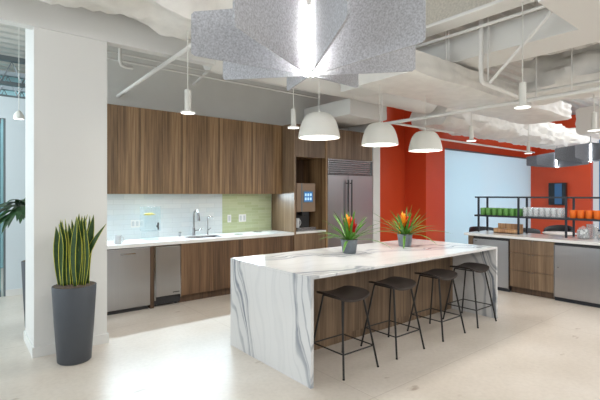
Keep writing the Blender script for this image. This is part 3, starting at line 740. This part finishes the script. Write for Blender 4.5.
# ================================================================== BAR COUNTER AT RIGHT
XF = 7.0
def drawer_unit():
    t = thing('drawer_cabinet', 'wood drawer cabinet between the two steel refrigerators of the bar', 'cabinet', (7.35, 2.9, 0))
    bx(XF+.02, 7.66, 2.575, 3.235, .10, .875).build('body', M['wood_oak'], t)
    bx(XF+.07, 7.6, 2.575, 3.235, 0, .10).build('toe_kick', M['wood_kick'], t)
    zs = [.105, .38, .655, .872]
    for c in range(2):
        for r in range(3):
            y0 = 2.577+c*.329
            d = bx(XF, XF+.02, y0, y0+.324, zs[r], zs[r+1]-.007).build('drawer', M['wood_oak'], t, bevel=.001)
            BASE[d.name] = BASE[t.name]
            yi = y0+.30 if c == 0 else y0+.026
            bx(XF-.006, XF, yi-.012, yi+.012, zs[r+1]-.022, zs[r+1]-.016).build('finger_pull', M['chrome'], d)
drawer_unit()
def bar_fridge(y0, y1, label, hinge):
    t = thing('undercounter_refrigerator', label, 'refrigerator', (7.35, (y0+y1)/2, 0))
    bx(XF+.03, 7.60, y0, y1, .03, .868).build('body', M['darkgrey'], t)
    bx(XF-.015, XF+.03, y0+.012, y1-.012, .06, .832).build('door', M['steel'], t, bevel=.004)
    fr = bx(XF-.02, XF+.03, y1-.012, y1-.002, .05, .838); fr.box(XF-.02, XF+.03, y0+.002, y0+.012, .05, .838); fr.box(XF-.02, XF+.03, y0+.012, y1-.012, .832, .838)
    fr.build('frame', M['chrome'], t)
    bx(XF+.02, XF+.03, y0, y1, 0.0, .055).build('kick_plate', M['black'], t)
    if hinge:
        MB().tube([(XF-.015, y1-.05, .80), (XF-.05, y1-.055, .80), (XF-.055, y1-.10, .80)], .008, 8).build('handle', M['chrome'], t)
    else:
        bx(XF-.018, XF-.015, y1-.07, y1-.045, .50, .512).build('lock', M['chrome'], t)
bar_fridge(3.24, 3.86, 'stainless bar refrigerator at the far end, beside the island', True)
bar_fridge(1.93, 2.57, 'stainless bar refrigerator at right, nearest the camera', False)
tag(bx(XF, 7.66, 3.865, 3.95, 0, .875).build('end_panel', M['wood_oak'], loc=(7.3, 3.9, 0)), 'wood end panel closing the far end of the bar counter', 'panel')
tag(bx(XF, 7.66, 1.2, 1.925, 0, .875).build('bar_cabinet', M['wood_oak'], loc=(7.3, 1.5, 0)), 'wood bar cabinet past the right edge refrigerator', 'cabinet')
tag(bx(6.97, 7.78, 1.2, 4.02, .878, .918).build('bar_worktop', M['counter'], loc=(7.37, 2.6, .878), bevel=.003), 'white worktop of the bar counter below the black rack', 'worktop')
tag(bx(7.665, 7.70, 1.2, 3.95, 0, .875).build('back_panel', M['wood_oak'], loc=(7.68, 2.6, 0)), 'wood back panel along the rear of the bar counter', 'panel')
# steel rack
BZ = .918; RX0, RX1 = 7.38, 7.70; rys = [3.965, 3.26, 2.54, 1.82]
t = thing('shelf_rack', 'black steel rack standing on the bar counter', 'shelf', (7.54, 2.85, BZ))
for yy in rys:
    for xx in (RX0, RX1): bx(xx-.014, xx+.014, yy-.014, yy+.014, BZ, 1.555).build('post', M['black'], t)
rl = MB()
for xx in (RX0, RX1): rl.box(xx-.013, xx+.013, 1.70, 4.03, 1.53, 1.556)
for yy in rys: rl.box(RX0, RX1, yy-.013, yy+.013, 1.53, 1.556)
rl.build('top_rail', M['black'], t)
bx(RX0-.03, RX1+.02, 1.70, 4.03, 1.195, 1.225).build('shelf_board', M['black'], t)
# mugs and glasses on the rack
SZ = 1.225
g0 = None
def row(proto, n, y0, dy, xs, labels):
    for c, xx in enumerate(xs):
        for k in range(n):
            if c == 0 and k == 0: continue
            copy_tree(proto, (xx, y0-dy*k, SZ), labels)
lb = 'green mug among identical green mugs at the left end of the rack shelf'
p = mug('green_mug', lb, 7.43, 3.905, SZ, M['mug_green'], .047, .125, 'green mugs on the rack', R(-70)); row(p, 7, 3.905, .104, (7.43, 7.54), lb)
lb = 'orange mug among identical orange mugs on the right of the rack shelf'
p = mug('orange_mug', lb, 7.43, 2.46, SZ, M['mug_orange'], .047, .125, 'orange mugs on the rack', R(-70)); row(p, 6, 2.46, .108, (7.43, 7.54), lb)
lb = 'clear drinking glass among identical glasses mid rack shelf'
def glass_tumbler(x, y, z):
    o = MB().lathe([(.033, 0), (.038, .15), (.0355, .15), (.031, .008), (.001, .008)], (x, y, z), 18, cap1=False).build('drinking_glass', M['glass'], loc=(x, y, z), smooth=True)
    return tag(o, lb, 'glass', 'drinking glasses on the rack')
p = glass_tumbler(7.42, 3.17, SZ); row(p, 7, 3.17, .088, (7.42, 7.51, 7.60), lb)
# wooden organiser
t = thing('tea_box', 'open bamboo tea box on the bar counter under the green mugs', 'box', (7.52, 3.46, BZ))
y0, y1, x0, x1 = 3.27, 3.70, 7.40, 7.58
tb = bx(x0, x0+.012, y0, y1, BZ, BZ+.075); tb.box(x1-.012, x1, y0, y1, BZ, BZ+.16); tb.box(x0, x1, y0, y0+.012, BZ, BZ+.08); tb.box(x0, x1, y1-.012, y1, BZ, BZ+.08); tb.box(x0, x1, y0, y1, BZ, BZ+.012)
tb.build('tray', M['crate'], t)
for k in range(5): bx(x0+.02, x1-.02, y0+.025+k*.08, y0+.085+k*.08, BZ+.012, BZ+.068).build('tea_packet', M['candy_w'] if k % 2 else plain('tan_packets', s2l(216, 190, 150), .6), t)
# jars
def jar(x, y, r, hh, label, mats, lidm, n, seed):
    rd = random.Random(seed)
    t = thing('glass_jar', label, 'jar', (x, y, BZ))
    MB().lathe([(r*.7, 0), (r*.95, hh*.15), (r, hh*.5), (r*.92, hh*.85), (r*.7, hh), (r*.67, hh), (r*.88, hh*.84), (r*.955, hh*.5), (r*.9, hh*.17), (r*.6, .008), (.001, .008)], (x, y, BZ), 24, cap1=False).build('jar_body', M['glass'], t, smooth=True)
    MB().lathe([(r*.75, hh), (r*.75, hh+.015), (.02, hh+.03), (.02, hh+.045), (.001, hh+.046)], (x, y, BZ), 20).build('lid', lidm, t, smooth=True)
    for q, m in enumerate(mats):
        mb = MB()
        for k in range(n):
            a = rd.uniform(0, 6.28); rr = r*.66*math.sqrt(rd.random()); mb.ball((x+rr*math.cos(a), y+rr*math.sin(a), BZ+.03+rd.random()*hh*.68), .019, 8)
        mb.build('contents', m, t, smooth=True)
jar(7.36, 2.30, .088, .155, 'round glass jar of black and white sweets on the bar', [M['candy_w'], M['candy_b']], M['glass'], 34, 3)
jar(7.34, 2.045, .08, .14, 'glass jar of brown snacks at the right edge of the bar', [M['cork'], M['candy_b']], M['black'], 30, 8)
t = thing('glass_pitcher', 'clear glass pitcher behind the round sweets jar', 'pitcher', (7.56, 2.27, BZ))
MB().lathe([(.05, 0), (.065, .05), (.06, .14), (.05, .19), (.058, .22), (.055, .22), (.046, .19), (.056, .14), (.06, .05), (.046, .008), (.001, .008)], (7.56, 2.27, BZ), 22, cap1=False).build('pitcher_body', M['glass'], t, smooth=True)
MB().tube([(7.56, 2.21, BZ+.18), (7.56, 2.16, BZ+.15), (7.56, 2.17, BZ+.08), (7.56, 2.205, BZ+.05)], .008, 8).build('handle', M['glass'], t, smooth=True)
# ================================================================== LOUNGE BEYOND THE BAR
def shell_chair(x, y, rot, label):
    t = thing('lounge_chair', label, 'chair', (x, y, 0), 'black chairs beyond the bar')
    rs = []; n = 18
    for z, r in ((.40, .22), (.46, .27), (.60, .30), (.78, .31), (.86, .30)):
        rs.append((z, r))
    mb = MB(); rows = []
    for (z, r) in rs:
        rows.append([(x+r*math.cos(rot+R(-110+220*k/n)), y+r*math.sin(rot+R(-110+220*k/n)), z-(.12*(abs(k/n-.5)*2)**2 if z > .6 else 0)) for k in range(n+1)])
    mb.rings(rows, 0, False, False, closed=False)
    o = mb.build('backrest', M['chair'], t, smooth=True); sm = o.modifiers.new('s', 'SOLIDIFY'); sm.thickness = .03
    MB().lathe([(.20, .38), (.27, .40), (.27, .45), (.2, .47)], (x, y, 0), 24).build('seat', M['chair'], t, smooth=True)
    for k in range(4):
        a = rot+R(45+90*k); MB().tube([(x+.12*math.cos(a), y+.12*math.sin(a), .39), (x+.25*math.cos(a), y+.25*math.sin(a), 0.005)], .012, 8).build('leg', M['black'], t)
shell_chair(9.60, 5.05, R(200), 'black lounge chair beyond the far left end of the bar')
shell_chair(9.95, 4.25, R(200), 'black lounge chair behind the tea box, left of white table')
shell_chair(11.0, 3.95, R(0), 'black lounge chair against the red wall behind white table')
t = thing('side_table', 'white round table among black chairs beyond the bar', 'table', (10.15, 3.62, 0))
MB().lathe([(.30, .735), (.33, .75), (.33, .76), (.30, .77)], (10.15, 3.62, 0), 30).build('tabletop', M['plate'], t, smooth=True)
MB().lathe([(.22, 0), (.2, .015), (.04, .05), (.03, .4), (.06, .70), (.12, .735)], (10.15, 3.62, 0), 24).build('pedestal', M['plate'], t, smooth=True)
t = thing('wall_display', 'dark wall display with a blue face on the far red wall', 'display', (15.98, 5.75, 1.22))
bx(15.90, 16.05, 5.48, 6.02, 1.22, 1.98).build('housing', M['blackgloss'], t, bevel=.01)
bx(15.89, 15.90, 5.60, 5.82, 1.26, 1.95).build('screen', plain('display_blue', s2l(50, 90, 130), .15, emit=s2l(50, 95, 140), estr=.25), t)

# ================================================================== CEILING SERVICES
def wrapped(name, label, p0, p1, hw, hh, pw=4, amp=.025, seed=0, m='wrap', straps=.8, n=36, cat='duct', sag=.0):
    p0, p1 = Vector(p0), Vector(p1); ax = (p1-p0); Ln = ax.length; ax.normalize(); sd = Vector((0, 0, 1)).cross(ax).normalized(); up = Vector((0, 0, 1))
    ns = max(8, int(Ln/.07)); rs = []
    for i in range(ns+1):
        s = i/ns*Ln; ring = []
        pin = 1-.05*math.exp(-((s % straps-straps/2)/.035)**2)*(1 if amp > .006 else 0)
        sg = -sag*math.sin(math.pi*(s % straps)/straps)
        for k in range(n):
            a = 2*math.pi*k/n; ca, sa = math.cos(a), math.sin(a)
            rr = (abs(ca)**pw+abs(sa)**pw)**(-1/pw); q = Vector((ca*2.2, sa*2.2, s*1.6+seed*10))
            d = 1+amp*(mnoise.noise(q*1.3)*1.2+abs(mnoise.noise(q*3.1))*.9)/max(hw, hh)*2
            ring.append(p0+ax*s+sd*(ca*rr*hw*d*pin)+up*(sa*rr*hh*d*pin+(sg if sa < 0 else 0)))
        rs.append(ring)
    o = MB().rings(rs).build(name, M[m], loc=(p0+p1)/2, smooth=True)
    return tag(o, label, cat)
wrapped('insulated_duct', 'white wrapped duct at the top left, before the beam', (-2.5, 4.22, 3.92), (2.35, 4.22, 3.92), .50, .50, 3, .045, 1, sag=.06, straps=1.3)
wrapped('insulated_duct', 'large flat wrapped duct crossing above the far dome lamps', (3.78, 3.19, 3.04), (8.3, 3.19, 3.04), .42, .13, 14, .008, 2, sag=.02, straps=1.2)
wrapped('insulated_duct', 'lumpy wrapped duct at the upper right over the bar', (6.65, -1.0, 3.25), (6.65, 2.70, 3.25), .40, .27, 3, .05, 3, sag=.03)
wrapped('insulated_duct', 'long wrapped duct running toward the far felt lamps', (7.5, 5.1, 3.27), (15.6, 4.9, 3.24), .42, .26, 4, .04, 4, sag=.05)
wrapped('round_duct', 'round white duct continuing the line of the beam', (2.56, 5.05, 3.45), (7.4, 5.05, 3.45), .23, .23, 2, .006, 5, m='ceil')
wrapped('branch_duct', 'box duct branching toward the top of the steel refrigerator', (5.95, 5.32, 3.17), (5.95, 6.61, 3.17), .50, .17, 12, .005, 6, m='ceil')
wrapped('far_duct', 'white box duct at right edge above the far felt lamp', (10.9, 3.1, 3.24), (15.0, 3.1, 3.24), .45, .30, 12, .01, 7, m='ceil')
# soffits and beams
tag(bx(3.75, 5.75, .2, 1.50, 3.19, 4.1).build('ceiling_soffit', M['ceil'], loc=(8, .8, 3.2)), 'broad flat soffit at the top right corner', 'soffit')
tag(bx(4.70, 5.24, 1.50, 4.8, 3.20, 3.50).build('soffit_box', M['ceil'], loc=(4.95, 2.2, 3.19)), 'boxed soffit with smooth pale underside, upper right', 'soffit')
t = thing('steel_beam', 'rough fireproofed steel beam beside the large felt lamp', 'beam', (4.28, 2.5, 3.5))
ib = bx(4.15, 4.40, .2, 4.78, 3.48, 3.52); ib.build('lower_flange', M['ceil'], t, bevel=.01)
bx(4.255, 4.295, .2, 4.78, 3.52, 4.0).build('web', M['fireproof'], t)
bx(4.15, 4.40, .2, 4.78, 4.0, 4.04).build('upper_flange', M['fireproof'], t)
def pipe(name, label, pts, r, cat='pipe', m='ceil'):
    o = MB().tube(pts, r, 10).build(name, M[m], loc=pts[0], smooth=True); return tag(o, label, cat)
pipe('sprinkler_pipe', 'long white pipe running above the bar from the red wall to right', [(5.70, 5.0, 2.80), (5.70, .8, 2.80)], .028)
pipe('sprinkler_pipe', 'upper thin white pipe over the bar beneath lumpy duct', [(6.1, 2.6, 2.98), (6.1, .8, 2.98)], .02)
pipe('sprinkler_pipe', 'short white pipe branching before the red pilaster', [(5.70, 4.6, 2.80), (7.6, 4.6, 2.80)], .02)
pipe('sprinkler_pipe', 'white pipe dropping from the steel beam and turning right', [(4.56, 2.42, 4.2), (4.56, 2.42, 2.92), (4.575, 2.42, 2.87), (4.62, 2.42, 2.85), (5.68, 2.42, 2.81)], .026)
pipe('sprinkler_pipe', 'thin white pipe along the red wall under the far ducts', [(7.6, 5.3, 2.80), (13, 5.3, 2.80)], .022)
pipe('conduit', 'upper of two thin pipes over the upper cabinets', [(1.2, 5.75, 3.42), (5.2, 5.75, 3.42)], .014)
pipe('conduit', 'lower of two thin pipes over the upper cabinets', [(1.2, 5.85, 3.36), (5.2, 5.85, 3.36)], .016)
pipe('conduit', 'curved conduit beside the rough steel beam', [(4.49, 4.0, 3.45), (4.50, 1.75, 3.45), (4.56, 1.62, 3.47), (4.68, 1.53, 3.54), (4.76, 1.515, 3.6), (4.8, 1.515, 3.75)], .018)
pipe('drop_pipe', 'small elbow pipe hanging by the beam over the column', [(1.62, 5.62, 4.2), (1.62, 5.64, 3.30), (1.64, 5.66, 3.25), (1.70, 5.66, 3.23), (1.78, 5.66, 3.24)], .022)
pipe('brace', 'long diagonal strut from the kitchen wall up to the beam', [(1.87, 6.615, 3.055), (2.012, 4.28, 3.235)], .026, 'brace')
pipe('hanger_rod', 'short rod joining the long strut to the top left duct', [(2.012, 4.30, 3.24), (2.012, 4.30, 3.46)], .01, 'rod')
pipe('brace', 'short diagonal strut above the upper cabinets', [(3.06, 6.6, 3.42), (2.86, 5.4, 3.45)], .02, 'brace')
pipe('brace', 'diagonal strut across the soffit box at upper right', [(4.40, 1.64, 3.33), (4.58, 2.33, 2.83)], .018, 'brace')
for i, (x, y, z0, lb) in enumerate(((4.56, 2.86, 3.16, 'thin hanger rod holding the large flat duct, left of three'), (4.57, 2.83, 3.16, 'thin hanger rod holding the large flat duct, middle of three'), (4.60, 2.36, 2.86, 'thin hanger rod holding the large flat duct, right of three'),
                        (5.70, 2.3, 2.82, 'hanger rod above the nearest slim cylinder lamp'), (5.70, 1.9, 2.82, 'hanger rod right of the nearest slim cylinder lamp'), (6.1, 1.6, 2.99, 'hanger rod at far right above thin pipe'),
                        (1.45, 5.85, 3.37, 'hanger rod on the grey wall above the leftmost upper cabinets'), (3.3, 5.75, 3.42, 'hanger rod of the twin pipes above the green tile'), (5.70, 4.8, 2.82, 'hanger rod at the red wall end of the long pipe'))):
    pipe('hanger_rod', lb, [(x, y, z0), (x, y, 4.262)], .008, 'rod')
# services over the left passage
for i, (yy, zz, lb) in enumerate(((8.9, 3.9, 'nearest ceiling joist over the left passage'), (9.6, 3.8, 'middle ceiling joist over the left passage'), (10.4, 3.7, 'farthest ceiling joist over the left passage'))):
    mb = bx(-4, 3, yy-.05, yy+.05, zz, zz+.08); mb.box(-4, 3, yy-.05, yy+.05, zz-.42, zz-.36)
    for k in range(18): mb.tube([(-3+k*.3, yy, zz-.36), (-2.85+k*.3, yy, zz), (-2.7+k*.3, yy, zz-.36)], .015, 6)
    tag(mb.build('ceiling_joist', M['frame'], loc=(0, yy, zz)), lb, 'joist')
